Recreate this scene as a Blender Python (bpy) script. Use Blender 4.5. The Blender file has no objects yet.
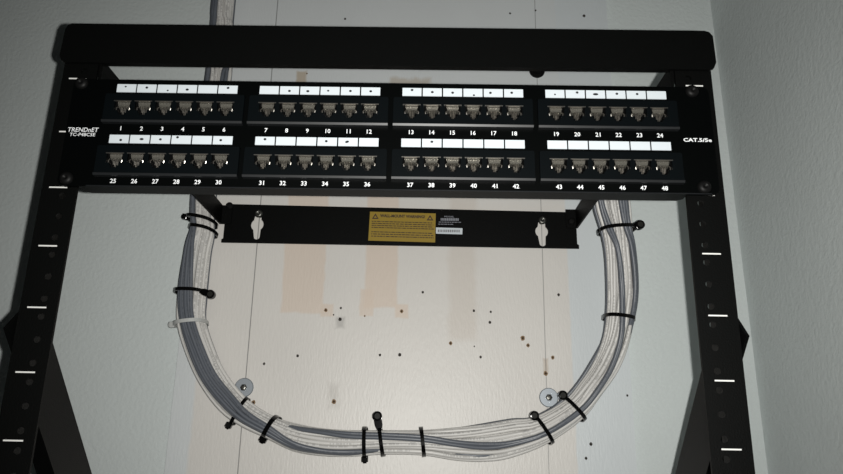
import bpy, bmesh, math, random
from mathutils import Vector, Matrix

random.seed(7)
scene = bpy.context.scene
col = scene.collection

# ------------------------------------------------------------------ camera
CAM = Vector((0.0302, -0.4809, -0.1774))
PITCH, YAW, ROLL = 0.2888, -0.0014, 0.0124
fwd = Vector((math.sin(YAW) * math.cos(PITCH), math.cos(YAW) * math.cos(PITCH), math.sin(PITCH)))
rt0 = Vector((math.cos(YAW), -math.sin(YAW), 0))
up0 = rt0.cross(fwd)
right = rt0 * math.cos(ROLL) + up0 * math.sin(ROLL)
up = up0 * math.cos(ROLL) - rt0 * math.sin(ROLL)
def basis(pos, r, u, f):
    return Matrix(((r.x, u.x, -f.x, pos.x), (r.y, u.y, -f.y, pos.y), (r.z, u.z, -f.z, pos.z), (0, 0, 0, 1)))
cd = bpy.data.cameras.new('camera'); cam = bpy.data.objects.new('camera', cd); col.objects.link(cam)
cd.sensor_width = 36; cd.lens = 700 / 843 * 36; cd.clip_start = 0.01
cam.matrix_world = basis(CAM, right, up, fwd)
scene.camera = cam

# ------------------------------------------------------------------ light: dim room and the phone's own flash beside the lens
w = bpy.data.worlds.new('room_light'); scene.world = w; w.use_nodes = True
w.node_tree.nodes['Background'].inputs[0].default_value = (0.95, 1.0, 0.97, 1)
w.node_tree.nodes['Background'].inputs[1].default_value = 0.010
ld = bpy.data.lights.new('phone_flash', 'SPOT'); flash = bpy.data.objects.new('phone_flash', ld); col.objects.link(flash)
ld.energy = 21.5; ld.color = (1.0, 0.985, 0.94); ld.shadow_soft_size = 0.0025
ld.spot_size = math.radians(104); ld.spot_blend = 1.0
flash.matrix_world = basis(CAM + right * 0.0155, right, up, fwd)
vs = scene.view_settings
vs.view_transform = 'Standard'; vs.look = 'None'; vs.exposure = 0.0; vs.gamma = 1.0; vs.use_curve_mapping = False

# measured places, millimetres: (outer x, z, inner x, z, y) along the bundle; (x, z, radius, torn) of holes in the board
STATIONS=[
    (-255.6,389.1, -223.7,389.5, 326.0), (-252.9,350.8, -221.2,351.2, 326.0), (-253.1,292.8, -216.5,290.4, 326.0), (-251.8,266.8, -216.8,264.4, 326.0),
    (-254.8,172.0, -220.9,169.7, 326.0), (-252.4,96.9, -221.5,92.1, 326.0), (-248.3,68.9, -220.0,64.2, 326.0), (-253.9,42.6, -222.1,38.0, 326.0),
    (-256.3,-8.6, -222.0,-13.0, 326.0), (-252.2,-47.6, -220.4,-41.3, 326.0), (-236.1,-88.4, -205.5,-75.8, 326.0), (-218.4,-118.7, -191.2,-100.5, 326.0),
    (-195.2,-144.7, -171.0,-123.7, 326.0), (-171.2,-160.7, -153.0,-137.7, 326.0), (-141.4,-172.6, -128.8,-150.0, 326.0), (-109.5,-186.2, -103.6,-156.1, 326.0),
    (-77.7,-190.9, -76.7,-159.5, 326.0), (-46.5,-191.5, -47.7,-160.8, 326.0), (-9.2,-188.0, -9.9,-160.9, 326.0), (34.9,-188.4, 32.3,-160.0, 326.0),
    (70.7,-193.8, 70.8,-155.6, 326.0), (101.9,-194.8, 102.3,-150.9, 326.0), (129.4,-190.5, 133.9,-145.2, 326.0), (171.8,-174.7, 156.3,-143.3, 326.0),
    (212.9,-147.7, 189.5,-125.9, 326.0), (235.1,-122.3, 206.7,-107.2, 323.0), (256.5,-93.5, 222.0,-85.0, 320.0), (269.7,-60.3, 234.4,-57.3, 314.0),
    (275.6,-24.9, 238.4,-27.7, 306.0), (277.1,4.7, 239.0,4.3, 298.0), (273.3,41.7, 237.6,36.1, 289.0), (271.9,63.6, 233.8,60.7, 284.0),
    (268.9,94.7, 225.2,91.7, 276.0),
]
HOLES=[
    (-84.8,-23.6,2.4,1), (6.3,-23.8,2.4,1), (31.4,-0.2,1.8,0), (-66.8,-20.8,1.6,0),
    (-67.2,-34.4,2.4,0), (-75.2,-29.1,1.1,0), (-37.8,-30.1,1.2,1), (93.0,-22.1,1.8,0),
    (113.3,-23.2,1.6,0), (112.0,-35.9,2.0,0), (195.7,-1.3,2.0,0), (65.1,-61.4,2.4,1),
    (93.1,-64.8,1.0,0), (150.8,-54.4,3.1,1), (156.8,-62.8,2.4,1), (-154.0,-88.2,1.8,0),
    (-115.2,-78.4,1.9,0), (-18.2,-76.3,1.8,0), (5.1,-75.7,2.3,0), (-70.0,-130.5,2.9,1),
    (-162.8,-132.6,2.8,1), (100.5,-77.2,1.8,0), (185.5,-76.8,2.4,1), (176.4,-95.4,2.9,1),
    (224.9,-174.1,2.2,0), (218.5,-189.6,1.9,0), (146.4,390.3,1.7,0), (181.5,395.3,1.6,0),
    (247.5,387.7,2.4,0), (-78.9,378.6,1.8,0), (-126.1,294.4,1.3,1), (-176.5,313.9,1.2,0),
    (270.2,-119.5,1.5,0),
]

# ------------------------------------------------------------------ materials
def nodes(m):
    m.use_nodes = True
    nt = m.node_tree
    return nt, nt.nodes['Principled BSDF']
def mat(name, color, rough=0.5, metal=0.0, spec=0.5, bump=None):
    m = bpy.data.materials.new(name); nt, b = nodes(m)
    b.inputs['Base Color'].default_value = (*color, 1); b.inputs['Roughness'].default_value = rough
    b.inputs['Metallic'].default_value = metal; b.inputs['Specular IOR Level'].default_value = spec
    if bump:
        scale, dist = bump
        tc = nt.nodes.new('ShaderNodeTexCoord'); n = nt.nodes.new('ShaderNodeTexNoise'); bp = nt.nodes.new('ShaderNodeBump')
        n.inputs['Scale'].default_value = scale; n.inputs['Detail'].default_value = 3
        bp.inputs['Distance'].default_value = dist; bp.inputs['Strength'].default_value = 0.6
        nt.links.new(tc.outputs['Object'], n.inputs['Vector']); nt.links.new(n.outputs[0], bp.inputs['Height'])
        nt.links.new(bp.outputs[0], b.inputs['Normal'])
    return m

M = {}
M['steel'] = mat('black_powder_coat', (0.0016, 0.0018, 0.0017), 0.5, 0, 0.10, (900, 0.0004))
M['panel'] = mat('black_painted_panel', (0.0007, 0.0010, 0.0010), 0.42, 0, 0.08)
M['module'] = mat('black_module_plastic', (0.0016, 0.0026, 0.0032), 0.35, 0, 0.2)
M['sill'] = mat('painted_glint_worn_edge', (0.009, 0.010, 0.011), 0.38, 0, 0.28)  # lightened base colour paints in the flash glint on lower edges, some worn
M['hollow'] = mat('black_socket_plastic', (0.004, 0.004, 0.004), 0.6, 0, 0.2)
M['pin'] = mat('nickel_contacts', (0.66, 0.63, 0.58), 0.33, 1.0)
M['carrier'] = mat('contact_carrier', (0.12, 0.115, 0.10), 0.4, 0.5)
M['paper'] = mat('label_paper', (0.57, 0.62, 0.66), 0.6)
M['ink'] = mat('marker_ink', (0.01, 0.01, 0.012), 0.5)
M['print'] = mat('white_print', (0.80, 0.82, 0.84), 0.55)
M['tick'] = mat('rail_mark_paint', (0.70, 0.70, 0.68), 0.55)
M['screw'] = mat('black_oxide_screw', (0.004, 0.004, 0.004), 0.5, 0.0, 0.15)
M['zinc_dark'] = mat('dull_screw_steel', (0.13, 0.13, 0.12), 0.35, 0.9)
M['zinc'] = mat('zinc_washer', (0.30, 0.33, 0.36), 0.42, 0.55)
M['tie'] = mat('black_nylon', (0.003, 0.003, 0.003), 0.1, 0, 0.2)
M['tie_end'] = mat('black_nylon_boss', (0.014, 0.014, 0.012), 0.6, 0, 0.2)
M['tie_clear'] = mat('natural_nylon', (0.45, 0.46, 0.45), 0.4)
M['yellow'] = mat('warning_yellow', (0.27, 0.18, 0.012), 0.55)
M['yellow_ink'] = mat('warning_print', (0.03, 0.012, 0.008), 0.6)
M['grey_ink'] = mat('serial_print', (0.18, 0.18, 0.19), 0.6)
M['dim_print'] = mat('small_white_print', (0.22, 0.23, 0.26), 0.6)
M['hole'] = mat('hole_dark', (0.030, 0.026, 0.022), 0.9)
M['hole_wood'] = mat('torn_wood', (0.24, 0.16, 0.09), 0.9)
M['hole_core'] = mat('torn_wood_core', (0.035, 0.022, 0.014), 0.9)

def drywall(name, color):
    m = bpy.data.materials.new(name); nt, b = nodes(m); L = nt.links.new
    b.inputs['Roughness'].default_value = 0.7; b.inputs['Specular IOR Level'].default_value = 0.25
    tc = nt.nodes.new('ShaderNodeTexCoord')
    n1 = nt.nodes.new('ShaderNodeTexNoise'); n1.inputs['Scale'].default_value = 210; n1.inputs['Detail'].default_value = 3
    n2 = nt.nodes.new('ShaderNodeTexNoise'); n2.inputs['Scale'].default_value = 7; n2.inputs['Detail'].default_value = 2
    for n in (n1, n2): L(tc.outputs['Object'], n.inputs['Vector'])
    bp = nt.nodes.new('ShaderNodeBump'); bp.inputs['Distance'].default_value = 0.0014; bp.inputs['Strength'].default_value = 0.55
    L(n1.outputs[0], bp.inputs['Height']); L(bp.outputs[0], b.inputs['Normal'])
    mx = nt.nodes.new('ShaderNodeMix'); mx.data_type = 'RGBA'
    mx.inputs[6].default_value = (*[c * 0.95 for c in color], 1); mx.inputs[7].default_value = (*[min(1, c * 1.05) for c in color], 1)
    L(n2.outputs[0], mx.inputs[0]); L(mx.outputs[2], b.inputs['Base Color'])
    return m
M['drywall'] = drywall('orange_peel_drywall', (0.60, 0.645, 0.64))
M['drywall_side'] = drywall('orange_peel_drywall_side', (0.60, 0.645, 0.64))

def board_material():
    m = bpy.data.materials.new('painted_plywood'); nt, b = nodes(m); L = nt.links.new; N = nt.nodes.new
    tc = N('ShaderNodeTexCoord'); P = tc.outputs['Object']
    nz = N('ShaderNodeTexNoise'); nz.inputs['Scale'].default_value = 45; nz.inputs['Detail'].default_value = 4; L(P, nz.inputs['Vector'])
    ns = N('ShaderNodeMath'); ns.operation = 'MULTIPLY_ADD'; ns.inputs[1].default_value = 0.012; ns.inputs[2].default_value = -0.006
    L(nz.outputs[0], ns.inputs[0])
    sep = N('ShaderNodeSeparateXYZ'); L(P, sep.inputs[0])
    def box(x0, x1, z0, z1, soft, wob):
        s = N('ShaderNodeVectorMath'); s.operation = 'SUBTRACT'; L(P, s.inputs[0]); s.inputs[1].default_value = ((x0 + x1) / 2, 0, (z0 + z1) / 2)
        a = N('ShaderNodeVectorMath'); a.operation = 'ABSOLUTE'; L(s.outputs[0], a.inputs[0])
        d = N('ShaderNodeVectorMath'); d.operation = 'SUBTRACT'; L(a.outputs[0], d.inputs[0]); d.inputs[1].default_value = ((x1 - x0) / 2, 9, (z1 - z0) / 2)
        q = N('ShaderNodeSeparateXYZ'); L(d.outputs[0], q.inputs[0])
        mx = N('ShaderNodeMath'); mx.operation = 'MAXIMUM'; L(q.outputs[0], mx.inputs[0]); L(q.outputs[2], mx.inputs[1])
        ad = N('ShaderNodeMath'); ad.operation = 'MULTIPLY_ADD'; L(ns.outputs[0], ad.inputs[0]); ad.inputs[1].default_value = wob; L(mx.outputs[0], ad.inputs[2])
        mr = N('ShaderNodeMapRange'); L(ad.outputs[0], mr.inputs[0])
        mr.inputs[1].default_value = soft; mr.inputs[2].default_value = -soft
        return mr.outputs[0]
    def line(x, slope, wdt):
        t = N('ShaderNodeMath'); t.operation = 'MULTIPLY_ADD'; L(sep.outputs[2], t.inputs[0]); t.inputs[1].default_value = -slope; L(sep.outputs[0], t.inputs[2])
        u = N('ShaderNodeMath'); u.operation = 'SUBTRACT'; L(t.outputs[0], u.inputs[0]); u.inputs[1].default_value = x
        a = N('ShaderNodeMath'); a.operation = 'ABSOLUTE'; L(u.outputs[0], a.inputs[0])
        mr = N('ShaderNodeMapRange'); L(a.outputs[0], mr.inputs[0]); mr.inputs[1].default_value = wdt; mr.inputs[2].default_value = wdt * 0.4
        return mr.outputs[0]
    cur = None
    def layer(mask, color, amount):
        nonlocal cur
        k = N('ShaderNodeMath'); k.operation = 'MULTIPLY'; L(mask, k.inputs[0]); k.inputs[1].default_value = amount
        mx = N('ShaderNodeMix'); mx.data_type = 'RGBA'; L(k.outputs[0], mx.inputs[0])
        if cur is None: mx.inputs[6].default_value = (0.655, 0.635, 0.605, 1)
        else: L(cur, mx.inputs[6])
        mx.inputs[7].default_value = (*color, 1); cur = mx.outputs[2]
    cool = (0.61, 0.65, 0.67)
    peach = (0.65, 0.55, 0.465)
    layer(box(0.2085, 0.4, -0.9, 0.9, 0.0012, 0.25), cool, 0.95)                 # whiter paint along the right edge
    layer(box(-0.4, -0.232, -0.9, 0.9, 0.002, 0.6), cool, 0.8)                   # and along the left edge
    layer(box(-0.4, 0.4, 0.14, 0.9, 0.03, 1.5), cool, 0.8)                       # upper part tinted cooler, greying from flash falloff put into the colour
    layer(box(-0.139, -0.0885, -0.027, 0.128, 0.0015, 0.5), peach, 0.75)         # bare strips where something was fixed
    layer(box(-0.090, -0.0755, -0.031, -0.016, 0.0012, 0.4), peach, 0.75)
    layer(box(-0.039, 0.0005, -0.020, 0.128, 0.0015, 0.4), peach, 0.80)
    layer(box(-0.044, -0.028, -0.030, 0.003, 0.0012, 0.4), peach, 0.75)
    layer(box(-0.002, 0.014, -0.032, -0.0155, 0.0012, 0.4), peach, 0.80)
    layer(box(0.0625, 0.0965, -0.057, 0.14, 0.004, 1.0), (0.57, 0.51, 0.45), 0.45)
    layer(box(-0.1405, -0.1265, 0.270, 0.298, 0.0015, 0.6), (0.42, 0.33, 0.22), 0.7)
    layer(box(-0.0150, 0.0390, 0.262, 0.290, 0.003, 1.6), (0.45, 0.39, 0.31), 0.65)
    layer(box(-0.0715, -0.0615, -0.045, -0.032, 0.0018, 0.8), (0.25, 0.24, 0.23), 0.45)
    layer(box(-0.0755, -0.0640, -0.137, -0.112, 0.004, 1.2), (0.44, 0.42, 0.39), 0.5)
    layer(box(0.1740, 0.1800, -0.094, -0.078, 0.0015, 0.5), (0.36, 0.25, 0.15), 0.5)
    layer(line(-0.1738, 0.003, 0.0008), (0.10, 0.10, 0.10), 0.75)                # pencil lines over the studs
    layer(line(0.1776, 0.008, 0.0007), (0.14, 0.14, 0.14), 0.62)
    n2 = N('ShaderNodeTexNoise'); n2.inputs['Scale'].default_value = 6; n2.inputs['Detail'].default_value = 4; L(P, n2.inputs['Vector'])
    r2 = N('ShaderNodeMapRange'); L(n2.outputs[0], r2.inputs[0]); r2.inputs[3].default_value = 0.91; r2.inputs[4].default_value = 1.07
    mul = N('ShaderNodeVectorMath'); mul.operation = 'SCALE'; L(cur, mul.inputs[0]); L(r2.outputs[0], mul.inputs[3])
    L(mul.outputs[0], b.inputs['Base Color'])
    mp = N('ShaderNodeMapping'); mp.inputs['Scale'].default_value = (1.0, 1.0, 0.28); L(P, mp.inputs['Vector'])
    g = N('ShaderNodeTexNoise'); g.inputs['Scale'].default_value = 380; g.inputs['Detail'].default_value = 3; L(mp.outputs[0], g.inputs['Vector'])
    bp = N('ShaderNodeBump'); bp.inputs['Distance'].default_value = 0.0008; bp.inputs['Strength'].default_value = 0.40; L(g.outputs[0], bp.inputs['Height'])
    L(bp.outputs[0], b.inputs['Normal'])
    b.inputs['Roughness'].default_value = 0.42; b.inputs['Specular IOR Level'].default_value = 0.4
    return m
M['board'] = board_material()

def cable_material(name, color, ink, strength):
    m = bpy.data.materials.new(name); nt, b = nodes(m); L = nt.links.new; N = nt.nodes.new
    uv = N('ShaderNodeUVMap'); sp = N('ShaderNodeSeparateXYZ'); L(uv.outputs[0], sp.inputs[0])
    a = N('ShaderNodeMath'); a.operation = 'SUBTRACT'; L(sp.outputs[0], a.inputs[0]); a.inputs[1].default_value = 0.5
    ab = N('ShaderNodeMath'); ab.operation = 'ABSOLUTE'; L(a.outputs[0], ab.inputs[0])
    lt = N('ShaderNodeMath'); lt.operation = 'LESS_THAN'; L(ab.outputs[0], lt.inputs[0]); lt.inputs[1].default_value = 0.075
    cx = N('ShaderNodeCombineXYZ')
    oi = N('ShaderNodeObjectInfo'); k = N('ShaderNodeMath'); k.operation = 'MULTIPLY'; L(oi.outputs['Random'], k.inputs[0]); k.inputs[1].default_value = 50
    L(sp.outputs[1], cx.inputs[0]); L(k.outputs[0], cx.inputs[1])
    sc = N('ShaderNodeVectorMath'); sc.operation = 'MULTIPLY'; L(cx.outputs[0], sc.inputs[0]); sc.inputs[1].default_value = (420, 1, 1)
    n = N('ShaderNodeTexNoise'); n.inputs['Scale'].default_value = 1.0; L(sc.outputs[0], n.inputs['Vector'])
    s2 = N('ShaderNodeVectorMath'); s2.operation = 'MULTIPLY'; L(cx.outputs[0], s2.inputs[0]); s2.inputs[1].default_value = (22, 3, 1)
    n2 = N('ShaderNodeTexNoise'); n2.inputs['Scale'].default_value = 1.0; L(s2.outputs[0], n2.inputs['Vector'])
    g1 = N('ShaderNodeMath'); g1.operation = 'GREATER_THAN'; L(n.outputs[0], g1.inputs[0]); g1.inputs[1].default_value = 0.47
    g2 = N('ShaderNodeMath'); g2.operation = 'GREATER_THAN'; L(n2.outputs[0], g2.inputs[0]); g2.inputs[1].default_value = 0.47
    m1 = N('ShaderNodeMath'); m1.operation = 'MULTIPLY'; L(g1.outputs[0], m1.inputs[0]); L(g2.outputs[0], m1.inputs[1])
    m2 = N('ShaderNodeMath'); m2.operation = 'MULTIPLY'; L(m1.outputs[0], m2.inputs[0]); L(lt.outputs[0], m2.inputs[1])
    m3 = N('ShaderNodeMath'); m3.operation = 'MULTIPLY'; L(m2.outputs[0], m3.inputs[0]); m3.inputs[1].default_value = strength
    mx = N('ShaderNodeMix'); mx.data_type = 'RGBA'; L(m3.outputs[0], mx.inputs[0]); mx.inputs[6].default_value = (*color, 1); mx.inputs[7].default_value = (*ink, 1)
    L(mx.outputs[2], b.inputs['Base Color']); b.inputs['Roughness'].default_value = 0.38; b.inputs['Specular IOR Level'].default_value = 0.45
    return m
M['cable_white'] = cable_material('white_cable_jacket', (0.59, 0.58, 0.56), (0.16, 0.16, 0.16), 0.36)
M['cable_grey'] = cable_material('grey_cable_jacket', (0.105, 0.116, 0.136), (0.6, 0.6, 0.6), 0.07)

# ------------------------------------------------------------------ mesh helpers
def link(name, bm, mats, parent=None, smooth=False, loc=None):
    me = bpy.data.meshes.new(name); bm.normal_update(); bm.to_mesh(me); bm.free()
    for k in (mats if isinstance(mats, (list, tuple)) else [mats]): me.materials.append(M[k])
    if smooth:
        for p in me.polygons: p.use_smooth = True
    return place(name, me, parent, loc)
def place(name, me, parent=None, loc=None):
    o = bpy.data.objects.new(name, me); col.objects.link(o)
    if parent: o.parent = parent
    if loc: o.location = loc
    return o
def empty(name, loc=(0, 0, 0)):
    o = bpy.data.objects.new(name, None); col.objects.link(o); o.location = loc; o.empty_display_size = 0.02
    return o
def tag(o, label, cat, group=None, kind=None):
    if label: o['label'] = label
    if cat: o['category'] = cat
    if group: o['group'] = group
    if kind: o['kind'] = kind
    return o
def box(bm, x0, x1, y0, y1, z0, z1, mi=0, bev=0.0):
    vs = [bm.verts.new((x, y, z)) for x in (x0, x1) for y in (y0, y1) for z in (z0, z1)]
    fs = [bm.faces.new([vs[i] for i in q]) for q in ((0, 1, 3, 2), (4, 6, 7, 5), (0, 4, 5, 1), (2, 3, 7, 6), (0, 2, 6, 4), (1, 5, 7, 3))]
    for f in fs: f.material_index = mi
    if bev:
        es = {e for f in fs for e in f.edges}
        r = bmesh.ops.bevel(bm, geom=list(es), offset=bev, segments=2, affect='EDGES', profile=0.5)
        for f in r['faces']: f.material_index = mi
    return vs
def prism(bm, pts, axis, a, b, mi=0):
    """extrude a 2-D outline: axis 'x' -> pts are (y,z), 'y' -> (x,z), 'z' -> (x,y)"""
    def P(p, t): return {'x': (t, p[0], p[1]), 'y': (p[0], t, p[1]), 'z': (p[0], p[1], t)}[axis]
    A = [bm.verts.new(P(p, a)) for p in pts]; B = [bm.verts.new(P(p, b)) for p in pts]
    n = len(pts); fs = [bm.faces.new(A), bm.faces.new(B[::-1])]
    for i in range(n): fs.append(bm.faces.new((A[i], B[i], B[(i + 1) % n], A[(i + 1) % n])))
    for f in fs: f.material_index = mi
    bmesh.ops.recalc_face_normals(bm, faces=fs)
def lathe_y(bm, prof, cx, cz, n=24, mi=0):
    """profile of (radius, y) turned about an axis parallel to Y"""
    rings = []
    for r, y in prof:
        if r < 1e-7: rings.append([bm.verts.new((cx, y, cz))])
        else: rings.append([bm.verts.new((cx + r * math.cos(2 * math.pi * i / n), y, cz + r * math.sin(2 * math.pi * i / n))) for i in range(n)])
    fs = []
    for a, b in zip(rings, rings[1:]):
        for i in range(n):
            j = (i + 1) % n
            if len(a) == 1 and len(b) == 1: continue
            if len(a) == 1: fs.append(bm.faces.new((a[0], b[i], b[j])))
            elif len(b) == 1: fs.append(bm.faces.new((a[i], b[0], a[j])))
            else: fs.append(bm.faces.new((a[i], b[i], b[j], a[j])))
    for f in fs: f.material_index = mi
    bmesh.ops.recalc_face_normals(bm, faces=fs)
def tube(bm, pts, r, n=6, mi=0, cap=True):
    pts = [Vector(p) for p in pts]; rings = []; prev = None
    for i, p in enumerate(pts):
        t = (pts[min(i + 1, len(pts) - 1)] - pts[max(i - 1, 0)]).normalized()
        if prev is None:
            prev = Vector((0, -1, 0)) if abs(t.y) < 0.9 else Vector((1, 0, 0))
        prev = (prev - t * prev.dot(t)).normalized(); s = t.cross(prev)
        rings.append([bm.verts.new(p + (prev * math.cos(2 * math.pi * k / n) + s * math.sin(2 * math.pi * k / n)) * r) for k in range(n)])
    fs = []
    for a, b in zip(rings, rings[1:]):
        for k in range(n): fs.append(bm.faces.new((a[k], a[(k + 1) % n], b[(k + 1) % n], b[k])))
    if cap: fs += [bm.faces.new(rings[0][::-1]), bm.faces.new(rings[-1])]
    for f in fs: f.material_index = mi
def sheet(outer, holes, y0, y1, bevel=0.0):
    """flat plate in the X-Z plane from y0 (front) to y1, with true cut-outs; returns a bmesh"""
    cu = bpy.data.curves.new('tmp', 'CURVE'); cu.dimensions = '2D'; cu.fill_mode = 'BOTH'
    cu.extrude = abs(y1 - y0) / 2 - bevel; cu.bevel_depth = bevel; cu.bevel_resolution = 1; cu.offset = -bevel
    for poly in [outer] + holes:
        s = cu.splines.new('POLY'); s.points.add(len(poly) - 1); s.use_cyclic_u = True
        for p, q in zip(s.points, poly): p.co = (q[0], q[1], 0, 1)
    o = bpy.data.objects.new('tmp', cu); col.objects.link(o)
    me = bpy.data.meshes.new_from_object(o.evaluated_get(bpy.context.evaluated_depsgraph_get()))
    bm = bmesh.new(); bm.from_mesh(me)
    bm.transform(Matrix(((1, 0, 0, 0), (0, 0, -1, (y0 + y1) / 2), (0, 1, 0, 0), (0, 0, 0, 1))))
    bmesh.ops.remove_doubles(bm, verts=bm.verts, dist=1e-6)
    for f in bm.faces: f.material_index = 0; f.smooth = False
    bpy.data.objects.remove(o); bpy.data.curves.remove(cu); bpy.data.meshes.remove(me)
    return bm
def circ(cx, cz, r, n=14, a0=0.0, a1=2 * math.pi):
    full = abs(a1 - a0 - 2 * math.pi) < 1e-6
    m = n if full else n - 1
    return [(cx + r * math.cos(a0 + (a1 - a0) * i / m), cz + r * math.sin(a0 + (a1 - a0) * i / m)) for i in range(n)]
def rrect(x0, x1, z0, z1, r, n=5):
    p = []
    for cx, cz, a in ((x1 - r, z1 - r, 0), (x0 + r, z1 - r, 90), (x0 + r, z0 + r, 180), (x1 - r, z0 + r, 270)):
        p += circ(cx, cz, r, n, math.radians(a), math.radians(a + 90))
    return p
def rect(x0, x1, z0, z1): return [(x0, z0), (x1, z0), (x1, z1), (x0, z1)]
_text = {}
def text(bm, s, x0, x1, z0, z1, y, mi=0, shear=0.0, bold=0.0, keep=False, ang=0.0):
    """lettering lying on the plane y, facing -Y, fitted into the rectangle"""
    key = (s, shear, bold)
    if key not in _text:
        cu = bpy.data.curves.new('tmp', 'FONT'); cu.body = s; cu.shear = shear; cu.offset = bold; cu.resolution_u = 2; cu.extrude = 0.0
        o = bpy.data.objects.new('tmp', cu); col.objects.link(o)
        me = bpy.data.meshes.new_from_object(o.evaluated_get(bpy.context.evaluated_depsgraph_get()))
        vs = [v.co.copy() for v in me.vertices]; fs = [tuple(p.vertices) for p in me.polygons]
        lo = (min(v.x for v in vs), min(v.y for v in vs)); hi = (max(v.x for v in vs), max(v.y for v in vs))
        _text[key] = ([((v.x - lo[0]) / (hi[0] - lo[0]), (v.y - lo[1]) / (hi[1] - lo[1])) for v in vs], fs, (hi[0] - lo[0]) / (hi[1] - lo[1]))
        bpy.data.objects.remove(o); bpy.data.curves.remove(cu); bpy.data.meshes.remove(me)
    uv, fs, asp = _text[key]
    if keep:
        wd = (z1 - z0) * asp; c = (x0 + x1) / 2; x0, x1 = c - wd / 2, c + wd / 2
    cx, cz = (x0 + x1) / 2, (z0 + z1) / 2; ca, sa = math.cos(ang), math.sin(ang)
    vv = []
    for u, v in uv:
        dx, dz = x0 + u * (x1 - x0) - cx, z0 + v * (z1 - z0) - cz
        vv.append(bm.verts.new((cx + dx * ca - dz * sa, y, cz + dx * sa + dz * ca)))
    for f in fs:
        try: bm.faces.new([vv[i] for i in f]).material_index = mi
        except ValueError: pass

# ------------------------------------------------------------------ the setting
WALL, BOARD = 0.358, 0.350
bm = bmesh.new(); box(bm, -1.6, 0.4275, WALL, WALL + 0.1, -1.3, 1.3)
tag(link('wall_back', bm, 'drywall'), 'pale textured drywall behind the rack and plywood board', 'wall', kind='structure')
bm = bmesh.new(); box(bm, 0.4265, 0.53, -1.8, WALL + 0.1, -1.3, 1.3)
tag(link('wall_right', bm, 'drywall_side'), 'pale textured side wall meeting the back wall at the right', 'wall', kind='structure')

backboard = empty('plywood_backboard', (0.009, BOARD, -0.62))
tag(backboard, 'cream painted plywood board on the wall behind the cables, with peach patches', 'board')
O = Vector((-0.009, -BOARD, 0.62))
bm = bmesh.new(); prism(bm, [(-0.2585, -0.62), (0.2725, -0.62), (0.2815, 0.75), (-0.2535, 0.75)], 'y', BOARD, WALL - 0.0002)
link('board_panel', bm, 'board', backboard, loc=O)
for x, z, r, kind in HOLES:
    x, z, r = x / 1000, z / 1000, r * 0.88 / 1000
    bm = bmesh.new()
    n = 9; ph = random.random() * 6
    def blob(rad, y, mi, jag):
        c = bm.verts.new((x, y, z)); ring = []
        for i in range(n):
            k = rad * (1 + jag * math.sin(3.7 * i + ph))
            ring.append(bm.verts.new((x + k * math.cos(6.2832 * i / n), y + 0.0002, z + k * 1.15 * math.sin(6.2832 * i / n))))
        for i in range(n): bm.faces.new((c, ring[(i + 1) % n], ring[i])).material_index = mi
    blob(r * (1.0 if kind else 0.95), BOARD - 0.00025, 1 if kind else 0, 0.12)
    if kind: blob(r * 0.5, BOARD - 0.0005, 0, 0.15)
    link('screw_hole', bm, ['hole_core' if kind else 'hole', 'hole_wood'], backboard, loc=O)

# ------------------------------------------------------------------ the rack
U = 0.04445
rack = empty('wall_mount_rack', (0, 0.343, -0.42))
tag(rack, 'black steel open frame wall mount rack holding the patch panel', 'rack')
R0 = Vector((0, -0.343, 0.42))
# top bar: front face with clipped corners, flange running back along its upper edge
bm = sheet([(-0.2450, 0.1345), (0.2480, 0.1345), (0.2515, 0.1333), (0.2540, 0.1298), (0.2542, 0.1070), (0.2520, 0.1020), (0.2490, 0.1005),
            (-0.2460, 0.1005), (-0.2488, 0.1025), (-0.2504, 0.1065), (-0.2496, 0.1290), (-0.2478, 0.1333)][::-1], [], -0.0045, -0.0020)
box(bm, -0.244, 0.2465, -0.0022, 0.030, 0.1322, 0.1347)
box(bm, -0.218, 0.2185, -0.0022, 0.0010, 0.1005, 0.1030)
link('top_bar', bm, 'steel', rack, loc=R0)
RAIL_X = 0.2365
holes_z = [k * U + d for k in range(-8, 3) for d in (0.00635, 0.022225, 0.0381) if k * U + d < 0.125]
for s in (-1, 1):
    cx = s * RAIL_X
    inner, outer = -s * 0.0140, s * (0.0140 if s > 0 else 0.0120)
    bm = sheet(rect(min(inner, outer), max(inner, outer), -0.37, 0.129), [circ(-s * 0.0040, z, 0.0024, 12) for z in holes_z], 0.0, 0.0022)
    box(bm, min(outer, outer - s * 0.0022), max(outer, outer - s * 0.0022), 0.0021, 0.042, -0.37, 0.129)
    rail = link('mounting_rail', bm, 'steel', rack)
    rail.matrix_local = Matrix.Translation(R0 + Vector((cx, 0, 0))) @ Matrix.Rotation(0.0075, 4, 'Y')
    bm = bmesh.new(); box(bm, -0.0066, 0.0066, -0.00025, 0.0, -0.0005, 0.0005)
    mk = None
    for k in range(-8, 3):
        if mk is None: mk = link('unit_mark', bm, 'tick', rail, loc=(0, 0, k * U)); mk_me = mk.data
        else: place('unit_mark', mk_me, rail, (0, 0, k * U))
# diagonal struts, square cut, standing in planes parallel to the side
for s in (-1, 1):
    xa, xb = (-0.2522, -0.2500) if s < 0 else (0.2503, 0.2525)
    c = [(-0.0098, -0.1050), (0.0215, -0.0745), (0.3410, -0.3940), (0.3410, -0.4580)] if s < 0 else [(-0.0080, -0.1040), (0.0250, -0.0690), (0.3410, -0.3850), (0.3410, -0.4450)]
    bm = bmesh.new(); prism(bm, c, 'x', xa, xb)
    # stiffening lip along the lower edge, turned outward
    xo = xa - 0.012 if s < 0 else xb + 0.012
    lo, hi = (xo, xa) if s < 0 else (xb, xo)
    dz = 0.0 if s < 0 else 0.012
    prism(bm, [(0.048, -0.1625 + dz), (0.0496, -0.1609 + dz), (0.3394, -0.4520 + dz), (0.3394, -0.4552 + dz)], 'x', lo, hi)
    link('strut', bm, 'steel', rack, loc=R0)
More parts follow.
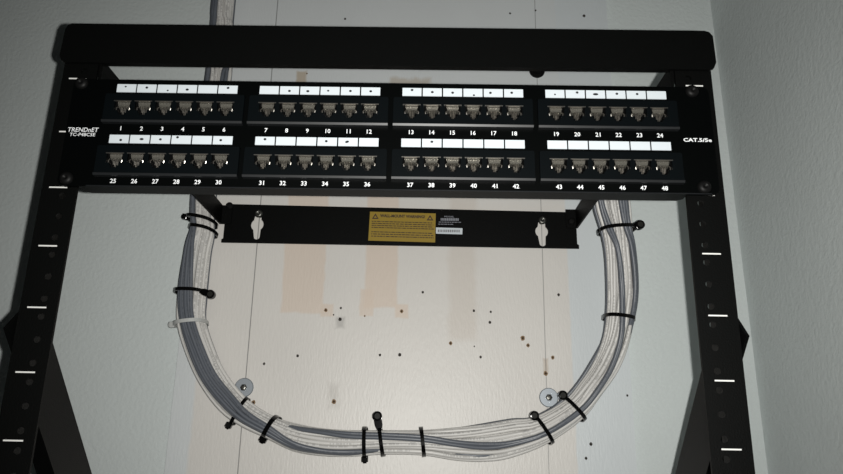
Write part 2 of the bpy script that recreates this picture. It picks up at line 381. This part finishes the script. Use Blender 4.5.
# side arms running straight back to the wall plate
for s in (-1, 1):
    bm = bmesh.new()
    xi, xo = (-0.2172, -0.2194) if s < 0 else (0.2188, 0.2210)
    box(bm, min(xi, xo), max(xi, xo), -0.0018, 0.3405, 0.0800, 0.1040)
    xe = -0.2470 if s < 0 else 0.2495
    box(bm, min(xo, xe), max(xo, xe), 0.0024, 0.0046, 0.0930, 0.1290)            # tab screwed behind the rail
    box(bm, min(xi, xi - s * 0.012), max(xi, xi - s * 0.012), 0.3385, 0.3405, 0.0800, 0.1040)   # tab on the wall plate
    link('side_arm', bm, 'steel', rack, loc=R0)
# wall plate with two keyholes
def keyhole(cx, cz):
    p = []
    p += circ(cx + 0.0006, cz - 0.0150, 0.0040, 7, math.radians(200), math.radians(340))
    p += circ(cx, cz, 0.0079, 9, math.radians(-52), math.radians(52))
    p += circ(cx + 0.0006, cz + 0.0140, 0.0042, 7, math.radians(-10), math.radians(190))
    p += circ(cx, cz, 0.0079, 9, math.radians(128), math.radians(232))
    return p
KH = [(-0.1733, 0.0801), (0.1767, 0.0758)]
plate_pts = [(-0.2155, 0.0570), (0.2215, 0.0545), (0.2215, 0.0590), (0.2195, 0.0600), (0.2195, 0.1010), (-0.2100, 0.1065), (-0.2135, 0.1065), (-0.2135, 0.0620), (-0.2155, 0.0610)]
bm = sheet(plate_pts, [keyhole(*k) for k in KH], 0.3408, 0.3432)
def quadbar(bm, x0, x1, y0, y1, za, zb, t):
    prism(bm, [(x0, za), (x1, zb), (x1, zb + t), (x0, za + t)], 'y', y0, y1)
quadbar(bm, -0.2100, 0.2195, 0.3431, 0.3499, 0.1045, 0.0990, 0.0020)
plate = link('wall_plate', bm, 'steel', rack, loc=R0)
for x, z in KH:
    bm = bmesh.new(); lathe_y(bm, [(0.0052, 0.3405), (0.0052, 0.3393), (0.0040, 0.3378), (0.0018, 0.3374), (0.0014, 0.3386), (0, 0.3386)], x + 0.0010, z + 0.0140, 14)
    lathe_y(bm, [(0.0026, 0.3405), (0.0026, 0.3499)], x + 0.0010, z + 0.0140, 10)
    link('mounting_screw', bm, 'zinc_dark', plate, smooth=True)
bm = bmesh.new(); lathe_y(bm, [(0.0045, 0.3385), (0.0045, 0.3365), (0.003, 0.3350), (0, 0.3348)], -0.2085, 0.1030, 14)
link('joint_screw', bm, 'screw', plate)
bm = bmesh.new(); lathe_y(bm, [(0.0045, 0.3385), (0.0045, 0.3365), (0.003, 0.3350), (0, 0.3348)], 0.2130, 0.0880, 14)
link('joint_screw', bm, 'screw', plate)
# yellow warning label, printed flat
LA = -0.017
bm = bmesh.new(); yl = 0.3404
prism(bm, [(-0.0360, 0.0613), (0.0458, 0.0599), (0.0463, 0.0972), (-0.0350, 0.0986)], 'y', yl, yl + 0.0003)
def lz(x, v):   # v = 0 at the top of the label, 1 at its foot
    t = (x + 0.0355) / 0.0815
    return (0.0986 - 0.0014 * t) * (1 - v) + (0.0613 - 0.0014 * t) * v
yt = yl - 0.00012
text(bm, 'WALL-MOUNT WARNING!', -0.0225, 0.0330, lz(0.005, 0.185), lz(0.005, 0.075), yt, 1, 0, 0.045, ang=LA)
for cx in (-0.0282, 0.0393):
    a, b_ = lz(cx, 0.06), lz(cx, 0.25); h = (a - b_)
    for i in range(3):
        P = [(cx, a), (cx - 0.0042, b_), (cx + 0.0042, b_)]
        Q = [(cx, a - h * 0.38), (cx - 0.0021, b_ + h * 0.2), (cx + 0.0021, b_ + h * 0.2)]
        j = (i + 1) % 3
        bm.faces.new([bm.verts.new((q[0], yt, q[1])) for q in (P[i], P[j], Q[j], Q[i])]).material_index = 1
rng = random.Random(3)
for v, x_end in ((0.32, 0.042), (0.39, 0.0435), (0.46, 0.043), (0.53, 0.044), (0.68, 0.042), (0.755, 0.0435), (0.83, 0.044)):
    x = -0.0325
    while x < x_end:
        wd = rng.uniform(0.0012, 0.0052); x2 = min(x + wd, x_end)
        bm.faces.new([bm.verts.new((q[0], yt, q[1])) for q in ((x, lz(x, v + 0.030)), (x2, lz(x2, v + 0.030)), (x2, lz(x2, v)), (x, lz(x, v)))]).material_index = 1
        x = x2 + rng.uniform(0.0005, 0.0011)
wl = link('warning_label', bm, ['yellow', 'yellow_ink'], plate); wl['label'] = 'yellow warning sticker with black print'
# model print and the white serial sticker beside it
bm = bmesh.new()
text(bm, 'MODEL', 0.0570, 0.0690, 0.0922, 0.0942, yt, 0, 0, 0.01, ang=LA)
x = 0.0525
while x < 0.0745:
    wd = rng.uniform(0.0010, 0.0022); box(bm, x, x + wd, yt, yl + 0.0003, 0.0880, 0.0912); x += wd + 0.0005
for zz, xe, x in ((0.0857, 0.0765, 0.0500), (0.0830, 0.0680, 0.0495)):
    while x < xe:
        wd = rng.uniform(0.001, 0.004); box(bm, x, x + wd, yt, yl + 0.0003, zz, zz + 0.0008); x += wd + 0.0007
link('model_print', bm, 'dim_print', plate)
bm = bmesh.new()
prism(bm, [(0.0467, 0.0712), (0.0790, 0.0706), (0.0793, 0.0785), (0.0466, 0.0791)], 'y', yl, yl + 0.0003)
x = 0.0490
while x < 0.0765:
    wd = rng.uniform(0.0009, 0.0018)
    bm.faces.new([bm.verts.new((q[0], yt, q[1])) for q in ((x, 0.0731), (x + wd, 0.0731), (x + wd, 0.0764), (x, 0.0764))]).material_index = 1
    x += wd + 0.0007
link('serial_sticker', bm, ['paper', 'grey_ink'], plate)
for ch in plate.children: ch.location = (0, 0, 0)

# ------------------------------------------------------------------ the patch panel
PX = 0.0050                       # the panel sits a little right in its slots
FP = -0.0030                      # face of the sheet
panel = empty('patch_panel', (PX, 0, 0))
tag(panel, 'black 48 port network patch panel with white numbered labels', 'patch panel')
P0 = Vector((-PX, 0, 0))
MW, MH0, MH1 = 0.1045, 0.0004, 0.0235
def module_x(i): return PX + 0.0002 + (i - 1.5) * 0.1083
ROWZ = [0.0503, 0.0080]           # foot of the upper and the lower row of modules
cut = [rect(module_x(i) - 0.0500, module_x(i) + 0.0500, z + 0.0025, z + 0.0215) for z in ROWZ for i in range(4)]
bm = sheet(rrect(-0.2363, 0.2461, 0.0004, 0.0872, 0.0050), cut, FP, -0.0002)
prism(bm, [(-0.2215, -0.0002), (0.2228, -0.0002), (0.2228, 0.0080), (0.2190, 0.0118), (-0.2170, 0.0118), (-0.2215, 0.0080)], 'z', 0.0004, 0.0018)   # lower flange
box(bm, -0.2170, 0.2180, -0.0002, 0.0118, 0.0856, 0.0870)
prism(bm, [(FP, 0.0004), (FP - 0.0004, 0.0009), (FP - 0.0002, 0.0013), (FP, 0.0014)], 'x', -0.2150, 0.2400, 1)   # rolled lower edge, strip added and tinted to show the glint
face = link('face_plate', bm, ['panel', 'sill'], panel, loc=P0)
panel.rotation_euler.y = 0.0016; panel.location.z = -0.0006
def on_face(o):
    o.parent = face; o.location = (0, 0, 0); return o
yf = FP - 0.00012
bm = bmesh.new(); text(bm, 'TRENDnET', -0.2350, -0.2122, 0.0433, 0.0468, yf, 0, 0.10, 0.008); on_face(link('maker_print', bm, 'print'))
bm = bmesh.new(); text(bm, 'TC-P48C5E', -0.2330, -0.2140, 0.0398, 0.0425, yf, 0, 0.08, 0.010); on_face(link('model_print', bm, 'print'))
bm = bmesh.new(); text(bm, 'CAT.5/5e', 0.2232, 0.2443, 0.0418, 0.0448, yf, 0, 0.0, 0.025); on_face(link('category_print', bm, 'print'))

# RJ45 socket outline: wide mouth, two steps for the latch below
def socket(cx, z):
    return [(cx - 0.0059, z + 0.0175), (cx - 0.0059, z + 0.0098), (cx - 0.0034, z + 0.0098), (cx - 0.0034, z + 0.0078), (cx - 0.0021, z + 0.0078), (cx - 0.0021, z + 0.0060),
            (cx + 0.0021, z + 0.0060), (cx + 0.0021, z + 0.0078), (cx + 0.0034, z + 0.0078), (cx + 0.0034, z + 0.0098), (cx + 0.0059, z + 0.0098), (cx + 0.0059, z + 0.0175)]
CP = 0.0154
def cell_x(k): return (k - 2.5) * CP
FM = -0.0062                      # face of the module
bm = sheet(rrect(-MW / 2, MW / 2, MH0, MH1, 0.0012, 3), [socket(cell_x(k), 0) for k in range(6)], FM, FM + 0.0016, 0.0)
for a, b_ in ((-MW / 2, -MW / 2 + 0.0012), (MW / 2 - 0.0012, MW / 2)): box(bm, a, b_, FM + 0.0016, FP, MH0, MH1)
box(bm, -MW / 2, MW / 2, FM + 0.0016, FP, MH1 - 0.0012, MH1)
prism(bm, [(FP, -0.0002), (FM - 0.0006, -0.0002), (FM - 0.0014, 0.0013), (FM - 0.0010, 0.0018), (FM, 0.0019), (FP, 0.0019)], 'x', -MW / 2, MW / 2, 1)   # sill along the foot
mod_me = link('port_module', bm, ['module', 'sill']); _m = mod_me.data; bpy.data.objects.remove(mod_me)
# pocket behind one mouth
bm = bmesh.new(); prof = socket(0, 0)
A = [bm.verts.new((p[0], FM + 0.0005, p[1])) for p in prof]; B = [bm.verts.new((p[0], 0.0125, p[1])) for p in prof]
for i in range(len(prof)):
    j = (i + 1) % len(prof); bm.faces.new((A[i], A[j], B[j], B[i]))
bm.faces.new(B)
box(bm, -0.0072, 0.0072, 0.0126, 0.0200, 0.0040, 0.0190)                          # punch-down block at the back
_j = link('port_jack', bm, 'hollow'); jack_me = _j.data; bpy.data.objects.remove(_j)
# contacts: lip under the roof of the mouth, comb of eight springs, latch hooks at the sides
bm = bmesh.new()
box(bm, -0.0066, 0.0066, FM - 0.0004, FM + 0.0010, 0.01700, 0.01765, 0)
prism(bm, [(-0.0047, 0.0170), (0.0047, 0.0170), (0.0040, 0.0142), (-0.0040, 0.0142)], 'y', FM + 0.0022, FM + 0.0026, 1)
for i in range(8):
    x = (i - 3.5) * 0.00105
    tube(bm, [(x * 1.08, FM + 0.0016, 0.0171), (x, FM + 0.0030, 0.0140), (x * 0.95, FM + 0.0055, 0.0135 - 0.0002 * abs(i - 3.5))], 0.00036, 4, 1)
for i, ln in ((2, 0.6), (3, 1.0), (4, 1.0), (5, 0.75)):
    x = (i - 3.5) * 0.00120
    tube(bm, [(x, FM + 0.0030, 0.0138), (x * 0.95, FM + 0.0026, 0.0118), (x * 0.9, FM + 0.0030, 0.0118 - 0.0042 * ln)], 0.00038, 4, 0)
for s in (-1, 1):
    tube(bm, [(s * 0.0045, FM + 0.0030, 0.0136), (s * 0.0051, FM + 0.0018, 0.0122), (s * 0.0048, FM + 0.0022, 0.0104), (s * 0.0039, FM + 0.0030, 0.0100)], 0.00048, 5, 0)
_c = link('contact_pins', bm, ['pin', 'carrier']); pin_me = _c.data; bpy.data.objects.remove(_c)

DOTS = {1: (.45, .3), 2: (.5, .4), 3: (.55, .75), 4: (.5, .6), 6: (.5, .3), 8: (.5, .6), 9: (.4, .6), 10: (.4, .5), 11: (.5, .5), 12: (.5, .5),
        13: (.5, .25), 14: (.5, .5), 15: (.5, .55), 16: (.55, .85), 17: (.35, .5), 18: (.4, .45), 19: (.5, .6), 20: (.6, .3), 21: (.5, .5), 22: (.55, .4), 23: (.55, .4),
        25: (.6, .65), 26: (.6, .5), 27: (.5, .5), 28: (.3, .2), 30: (.4, .5), 31: (.5, .3), 34: (.45, .45), 35: (.45, .5), 38: (.5, .35)}
WIDE = {21: 2.0, 26: 1.5, 4: 1.15, 9: 1.15, 35: 1.4, 3: 0.7, 1: 0.7, 10: 0.8, 16: 0.8, 19: 0.7}
plain_label = None
for row in (0, 1):
    for i in range(4):
        mx, mz = module_x(i), ROWZ[row]
        mod = place('port_module', _m, panel, (mx - PX, 0, mz))
        for k in range(6):
            num = row * 24 + i * 6 + k + 1
            cx = cell_x(k)
            place('port_jack', jack_me, mod, (cx, 0, 0)); place('contact_pins', pin_me, mod, (cx, 0, 0))
            if plain_label is None or num in DOTS:
                bm = bmesh.new(); box(bm, -0.0072, 0.0072, FP - 0.0006, FP, -0.0033, 0.0033)
                if num in DOTS:
                    u, v = DOTS[num]; wd = WIDE.get(num, 1.0); dx, dz = (u - .5) * 0.0145, (.5 - v) * 0.0062
                    c = bm.verts.new((dx, FP - 0.0007, dz)); rg = [bm.verts.new((dx + 0.00105 * wd * math.cos(a), FP - 0.0007, dz + 0.00095 * min(wd, 1) * math.sin(a) + (0.0003 * math.cos(a) if num == 35 else 0))) for a in [6.2832 * t / 10 for t in range(10)]]
                    for t in range(10): bm.faces.new((c, rg[(t + 1) % 10], rg[t])).material_index = 1
                lb = link('port_label', bm, ['paper', 'ink'], mod)
                if num not in DOTS and plain_label is None: plain_label = lb.data
            else: lb = place('port_label', plain_label, mod)
            lb.location = (cx, 0, (0.0797 if row == 0 else 0.0378) - mz)
            bm = bmesh.new(); zc = 0.0466 if row == 0 else 0.0047
            text(bm, str(num), mx + cx - 0.001, mx + cx + 0.001, zc - 0.0017, zc + 0.0017, yf, 0, 0, 0.014, keep=True)
            on_face(link('port_number', bm, 'print'))
# screws through the ears
for x, z in ((-0.2305, 0.0835), (0.2335, 0.0835), (-0.2300, 0.0062), (0.2350, 0.0060)):
    bm = bmesh.new()
    lathe_y(bm, [(0.0050, FP + 0.0001), (0.0050, FP - 0.0008), (0.0042, FP - 0.0022), (0.0026, FP - 0.0029), (0.0016, FP - 0.0030), (0.0010, FP - 0.0018), (0, FP - 0.0017)], x, z, 16)
    lathe_y(bm, [(0.0027, FP + 0.0030), (0.0027, 0.0060)], x, z, 10)
    link('panel_screw', bm, 'screw', panel, smooth=True, loc=P0)

# ------------------------------------------------------------------ fixings on the board
def washer_screw(x, z, label):
    t = empty('washer_screw', (x, BOARD, z)); tag(t, label, 'washer', 'fender washers on the board')
    bm = bmesh.new(); lathe_y(bm, [(0.0030, -0.0021), (0.0102, -0.0021), (0.0110, -0.0014), (0.0110, -0.0001), (0.0030, -0.0001)], 0, 0, 32); link('washer', bm, 'zinc', t)
    bm = bmesh.new(); lathe_y(bm, [(0.0040, -0.0020), (0.0040, -0.0038), (0.0030, -0.0052), (0.0016, -0.0055), (0.0012, -0.0042), (0, -0.0042)], 0, 0, 6); link('screw_head', bm, 'zinc_dark', t)
washer_screw(-0.1750, -0.1159, 'galvanized fender washer and screw on the board beside the left cable bend')
washer_screw(0.1787, -0.1230, 'galvanized fender washer and screw on the board beside the right cable bend')
def black_bolt(x, z, label):
    t = empty('lag_bolt', (x, BOARD, z)); tag(t, label, 'bolt', 'black lag bolts behind the top bar')
    bm = bmesh.new(); lathe_y(bm, [(0.0, -0.0022), (0.0098, -0.0022), (0.0104, -0.0015), (0.0104, -0.0001)], 0, 0, 28); link('washer', bm, 'screw', t)
    bm = bmesh.new(); lathe_y(bm, [(0.0058, -0.0021), (0.0058, -0.0065), (0.0048, -0.0075), (0, -0.0078)], 0, 0, 6); link('bolt_head', bm, 'screw', t)
black_bolt(0.1801, 0.3020, 'black bolt with round washer showing below the top bar on the right pencil line')
black_bolt(-0.1753, 0.3165, 'black bolt nearly hidden behind the top bar on the left pencil line')

# ------------------------------------------------------------------ the cable bundle
ST = [[c / 1000 for c in s] for s in STATIONS]
centre, half, outw = [], [], []
for ox, oz, ix, iz, y in ST:
    a, b_ = Vector((ox, y, oz)), Vector((ix, y, iz))
    centre.append((a + b_) / 2); half.append((a - b_).length / 2); outw.append((a - b_).normalized())
NC, NG, RC = 48, 20, 0.00232
# white cables and the hidden grey ones fill the bundle; the grey ones in view ride on its face in two ribbons
cand = sorted(((i + 0.5 * (j % 2) + 0.21, j * 0.866 + 0.13) for i in range(-6, 7) for j in range(-6, 7)), key=lambda p: p[0] ** 2 + p[1] ** 2)[:38]
mxr = max(math.hypot(*p) for p in cand); cand = sorted(((p[0] / mxr, p[1] / mxr) for p in cand), key=lambda p: p[1])
RIB_A = {0: (.5, .42, 1), 3: (.78, .22, 1), 5: (.72, .25, 1), 6: (.66, .3, 1), 7: (.42, .55, 1), 8: (.26, .70, 1), 9: (.03, .66, 1), 12: (-.10, .62, 1), 14: (.28, .52, 1), 15: (.60, .32, 1), 16: (.74, .24, 1),
         17: (.78, .22, .9), 18: (.72, .15, .2), 19: (.6, .3, -.6), 20: (.7, .2, -.1), 21: (.8, .15, .2), 22: (.6, .2, -.5), 25: (.5, .3, -.8), 27: (.7, .25, .2), 28: (.80, .24, 1), 30: (.76, .28, 1), 31: (.46, .36, 1), 32: (.5, .38, 1)}
RIB_B = {0: (-.5, .1, -.8), 2: (-.70, .2, .5), 3: (-.70, .28, 1), 4: (-.75, .2, .6), 6: (-.5, .1, -.6), 8: (-.4, .1, -.9), 13: (-.4, .1, -.9), 15: (-.75, .1, .5), 16: (-.78, .2, 1), 17: (-.62, .27, 1),
         18: (-.50, .28, 1), 19: (-.32, .28, 1), 20: (.05, .25, 1), 21: (.25, .25, 1), 22: (.33, .22, 1), 23: (.36, .2, 1), 25: (.38, .2, 1), 26: (.25, .2, 1), 27: (.05, .2, 1), 28: (-.15, .2, 1), 29: (-.27, .2, 1),
         30: (-.4, .2, 1), 31: (-.74, .24, 1), 32: (-.78, .2, 1)}
RIB_C = {0: (-.4, 0, -.9), 22: (-.4, 0, -.9), 24: (-.98, .0, .1), 26: (-.98, .0, .4), 28: (-.5, .0, -.8), 32: (-.4, 0, -.9)}
def track(T, s):
    k = sorted(T)
    for a, b_ in zip(k, k[1:]):
        if a <= s <= b_:
            t = (s - a) / (b_ - a); return [T[a][i] * (1 - t) + T[b_][i] * t for i in range(3)]
RIDERS = [('A', q) for q in (-1, -.6, -.2, .2, .6, 1)] + [('B', q) for q in (-1, 0, 1)] + [('C', 0)]
wob = random.Random(5); WOB = [(wob.uniform(0, 6.28), wob.uniform(.25, .5), wob.uniform(0, 6.28)) for _ in range(NC)]
def slot(c, s):
    if c < len(RIDERS):
        kind, q = RIDERS[c]; u, hw, g = track({'A': RIB_A, 'B': RIB_B, 'C': RIB_C}[kind], s)
        u = max(-1, min(1, u + q * max(hw - 0.16, 0.02))); w_ = math.sqrt(max(0, 1 - u * u)) * 0.9 * g + 0.10 * max(g, 0)
        squeeze = max(0, 0.95 - hw) * 0.35                      # a ribbon lies in two layers
        return u, w_ - squeeze * (c % 2)
    p = cand[c - len(RIDERS)]; a, f_, e = WOB[c]
    tw = 0.30 * math.sin(0.11 * s + 0.4)                       # the whole bundle turns a little along its way
    x, y = p[0] * math.cos(tw) - p[1] * math.sin(tw), p[0] * math.sin(tw) + p[1] * math.cos(tw)
    x += 0.09 * math.sin(f_ * s + a); y += 0.06 * math.sin(f_ * s + e)
    return max(-1, min(1, x)), y * 0.80 - 0.20
def catmull(P, sub):
    out = []
    for i in range(len(P) - 1):
        p0, p1, p2, p3 = P[max(i - 1, 0)], P[i], P[i + 1], P[min(i + 2, len(P) - 1)]
        for k in range(sub):
            t = k / sub
            out.append(0.5 * ((2 * p1) + (p2 - p0) * t + (2 * p0 - 5 * p1 + 4 * p2 - p3) * t * t + (3 * p1 - p0 - 3 * p2 + p3) * t ** 3))
    out.append(P[-1]); return out
ports = list(range(48)); random.shuffle(ports)
jit = random.Random(11)
for c in range(NC):
    pts = []
    u, v = slot(c, 0)
    pts.append(centre[0] + outw[0] * u * 0.016 + Vector((0, -v * 0.017, 0.26)))
    for s in range(len(centre)):
        u, v = slot(c, s); H = half[s]; W = min(0.000344 / H, 0.0215)
        pts.append(centre[s] + outw[s] * (u * (H - RC) + jit.uniform(-.0004, .0004)) + Vector((0, -v * (W - RC) + jit.uniform(-.0005, .0005), 0)))
    # behind the panel: over the side arm and fan out to the sockets
    pt = ports[c]; px = module_x((pt % 24) // 6) + cell_x(pt % 6); pz = ROWZ[pt // 24] + 0.0115
    pts.append(Vector((0.240 + u * 0.017, 0.262 - v * 0.014, 0.135 + u * 0.002)))
    pts.append(Vector((0.214 + u * 0.012, 0.205 - v * 0.010, 0.158 + u * 0.010)))
    pts.append(Vector((0.165 + u * 0.010, 0.150 - v * 0.010, 0.134 + u * 0.010)))
    pts.append(Vector((px * 0.75 + 0.03, 0.100 + u * 0.012, 0.105 + v * 0.010)))
    pts.append(Vector((px, 0.055, pz + 0.020 if pt < 24 else pz + 0.024)))
    pts.append(Vector((px, 0.0205, pz)))
    path = catmull(pts, 4)
    bm = bmesh.new(); uvl = bm.loops.layers.uv.new('UVMap'); n = 8; rings = []; prevn = Vector((0, -1, 0)); ln = 0.0; ls = []
    ph = jit.uniform(0.0, 1.0) if c % 3 else 0.5 + jit.uniform(-.08, .08)
    for i, p in enumerate(path):
        if i: ln += (p - path[i - 1]).length
        t = (path[min(i + 1, len(path) - 1)] - path[max(i - 1, 0)]).normalized()
        prevn = (prevn - t * prevn.dot(t)).normalized(); sd = t.cross(prevn)
        rings.append([bm.verts.new(p + (prevn * math.cos(2 * math.pi * k / n) + sd * math.sin(2 * math.pi * k / n)) * RC) for k in range(n)]); ls.append(ln)
    for i in range(len(rings) - 1):
        for k in range(n):
            f = bm.faces.new((rings[i][k], rings[i][(k + 1) % n], rings[i + 1][(k + 1) % n], rings[i + 1][k])); f.smooth = True
            for lp, (a, b_) in zip(f.loops, ((k, i), (k + 1, i), (k + 1, i + 1), (k, i + 1))):
                # facing the room = 0.5
                lp[uvl].uv = (a / n + ph, ls[b_])
    for f in bm.faces:      # keep the print coordinate inside one turn
        m = min(lp[uvl].uv[0] for lp in f.loops); sh = math.floor(m)
        for lp in f.loops: lp[uvl].uv = (lp[uvl].uv[0] - sh, lp[uvl].uv[1])
    bm.faces.new(rings[0][::-1]); bm.faces.new(rings[-1])
    o = link('network_cable', bm, 'cable_grey' if c < NG else 'cable_white')
    if c < NG: tag(o, 'grey network cable in the tied bundle looping under the patch panel', 'cable', 'grey cables of the bundle')
    else: tag(o, 'white network cable in the tied bundle looping under the patch panel', 'cable', 'white cables of the bundle')

# ------------------------------------------------------------------ cable ties
def cable_tie(label, e_out, e_in, y, head=None, boss=None, width=0.0040, m='tie', depth=0.0225, grow=0.0012, back=0.0):
    """strap ring about the bundle between two points; head = side of the ratchet block, boss = centre of a round screw-mount end"""
    a, b_ = Vector((e_out[0], y, e_out[1])) / 1000, Vector((e_in[0], y, e_in[1])) / 1000
    a.y = b_.y = y
    c = (a + b_) / 2; d = (a - b_).normalized(); A = (a - b_).length / 2 + grow; t = d.cross(Vector((0, 1, 0))).normalized()
    root = empty('cable_tie', c); tag(root, label, 'cable tie', 'cable ties on the bundle')
    bm = bmesh.new(); n = 40; rings = []
    for i in range(n):
        th = 2 * math.pi * i / n
        def pt(g):
            sx = math.copysign(abs(math.cos(th)) ** 0.8, math.cos(th)); sy = math.copysign(abs(math.sin(th)) ** 0.8, math.sin(th))
            return d * sx * (A + g) + Vector((0, -sy * (depth + g) + back, 0))
        p0, p1 = pt(0), pt(0.0011)
        rings.append([bm.verts.new(q) for q in (p0 - t * width / 2, p0 + t * width / 2, p1 + t * width / 2, p1 - t * width / 2)])
    for i in range(n):
        r0, r1 = rings[i], rings[(i + 1) % n]
        for k in range(4): bm.faces.new((r0[k], r0[(k + 1) % 4], r1[(k + 1) % 4], r1[k]))
    bmesh.ops.recalc_face_normals(bm, faces=bm.faces)
    link('strap', bm, m, root)
    fr = Matrix(((d.x, t.x, 0, 0), (d.y, t.y, 1, 0), (d.z, t.z, 0, 0), (0, 0, 0, 1)))   # local x = along d, y = along strap width, z = away from the room
    if head is not None:
        bm = bmesh.new(); w2 = width * 0.85
        s = 1 if head > 0 else -1
        box(bm, min(s * (A - 0.001), s * (A + 0.0050)), max(s * (A - 0.001), s * (A + 0.0050)), -w2, w2, -0.0095, -0.0030, bev=0.0008)
        box(bm, min(s * (A + 0.0048), s * (A + 0.0062)), max(s * (A + 0.0048), s * (A + 0.0062)), -width * 0.45, width * 0.45, -0.0078, -0.0060)
        bm.transform(fr); bmesh.ops.recalc_face_normals(bm, faces=bm.faces); link('head', bm, m, root)
    if boss is not None:
        bp = Vector((boss[0], 0, boss[1])) / 1000 - Vector((c.x, 0, c.z))
        near = d * (A if bp.dot(d) > 0 else -A) * 0.80
        yb = -0.0120
        bm = bmesh.new(); k = (bp - near)
        kl = k.length; kd = k.normalized(); kt = kd.cross(Vector((0, 1, 0))).normalized()
        prof = [(0, 0.0024), (kl * 0.35, 0.0040), (kl, 0.0042)]
        lo = [bm.verts.new(near + kd * l + kt * s * w_ + Vector((0, yy, 0))) for l, w_ in prof for s in (-1, 1) for yy in (yb - 0.0012, yb + 0.0055)]
        for q in range(2):
            i0, i1 = q * 4, (q + 1) * 4
            bm.faces.new((lo[i0], lo[i0 + 2], lo[i1 + 2], lo[i1])); bm.faces.new((lo[i0 + 1], lo[i1 + 1], lo[i1 + 3], lo[i0 + 3]))
            bm.faces.new((lo[i0], lo[i1], lo[i1 + 1], lo[i0 + 1])); bm.faces.new((lo[i0 + 2], lo[i0 + 3], lo[i1 + 3], lo[i1 + 2]))
        bm.faces.new((lo[0], lo[1], lo[3], lo[2])); bm.faces.new((lo[8], lo[10], lo[11], lo[9]))
        lathe_y(bm, [(0, yb + 0.0050), (0.0050, yb + 0.0050), (0.0053, yb + 0.0030), (0.0053, yb - 0.0020), (0.0047, yb - 0.0032), (0.0034, yb - 0.0034), (0.0031, yb - 0.0026)], bp.x, bp.z, 20)
        lathe_y(bm, [(0.0031, yb - 0.0026), (0, yb - 0.0026)], bp.x, bp.z, 20, 1)
        bmesh.ops.recalc_face_normals(bm, faces=bm.faces)
        link('mount_head', bm, [m, 'tie_end'], root)
    return root
C = 0.326
cable_tie('black cable tie at the left side arm, upper of the two there', (-252.0, 81.5), (-221.1, 76.1), C, head=1)
cable_tie('black cable tie just below the left side arm, lower of the two there', (-247.1, 68.9), (-220.0, 64.2), C)
cable_tie('black cable tie with round end pointing right on the left run of cables', (-256.2, -9.0), (-224.0, -9.4), C, boss=(-213.8, -13.5))
cable_tie('translucent white cable tie on the left run of cables', (-252.8, -48.0), (-220.5, -43.7), C, head=1, m='tie_clear')
cable_tie('black cable tie half buried in the cables below the left washer', (-178.9, -155.4), (-165.9, -131.3), C, head=1, depth=0.012, back=0.004, grow=0.0022)
cable_tie('thick black cable tie with head at the foot of the left cable bend', (-140.4, -171.0), (-128.8, -150.2), C, head=1, width=0.0048)
cable_tie('black upright cable tie with square head below, bottom middle of the bundle', (-29.6, -190.0), (-30.6, -160.4), C, head=1)
cable_tie('black cable tie with round end standing up, bottom middle of the bundle', (-9.7, -188.2), (-14.2, -160.6), C, boss=(-17.0, -147.5))
cable_tie('plain black upright cable tie without visible head, bottom middle of the bundle', (34.9, -188.0), (31.4, -160.0), C)
cable_tie('black cable tie with round end, left of the two by the right washer', (175.2, -173.1), (157.3, -146.0), C, boss=(155.7, -145.0), depth=0.0200)
cable_tie('black cable tie with round end touching the right washer', (212.0, -148.0), (189.6, -124.3), C, boss=(188.1, -122.7), depth=0.0200)
cable_tie('plain black cable tie halfway up the right run of cables', (269.8, -38.3), (239.3, -34.6), C - 0.017, depth=0.0200)
cable_tie('black cable tie with round end on the right run below the patch panel', (271.0, 62.4), (233.2, 59.5), C - 0.042, boss=(275.4, 63.7), depth=0.0190)
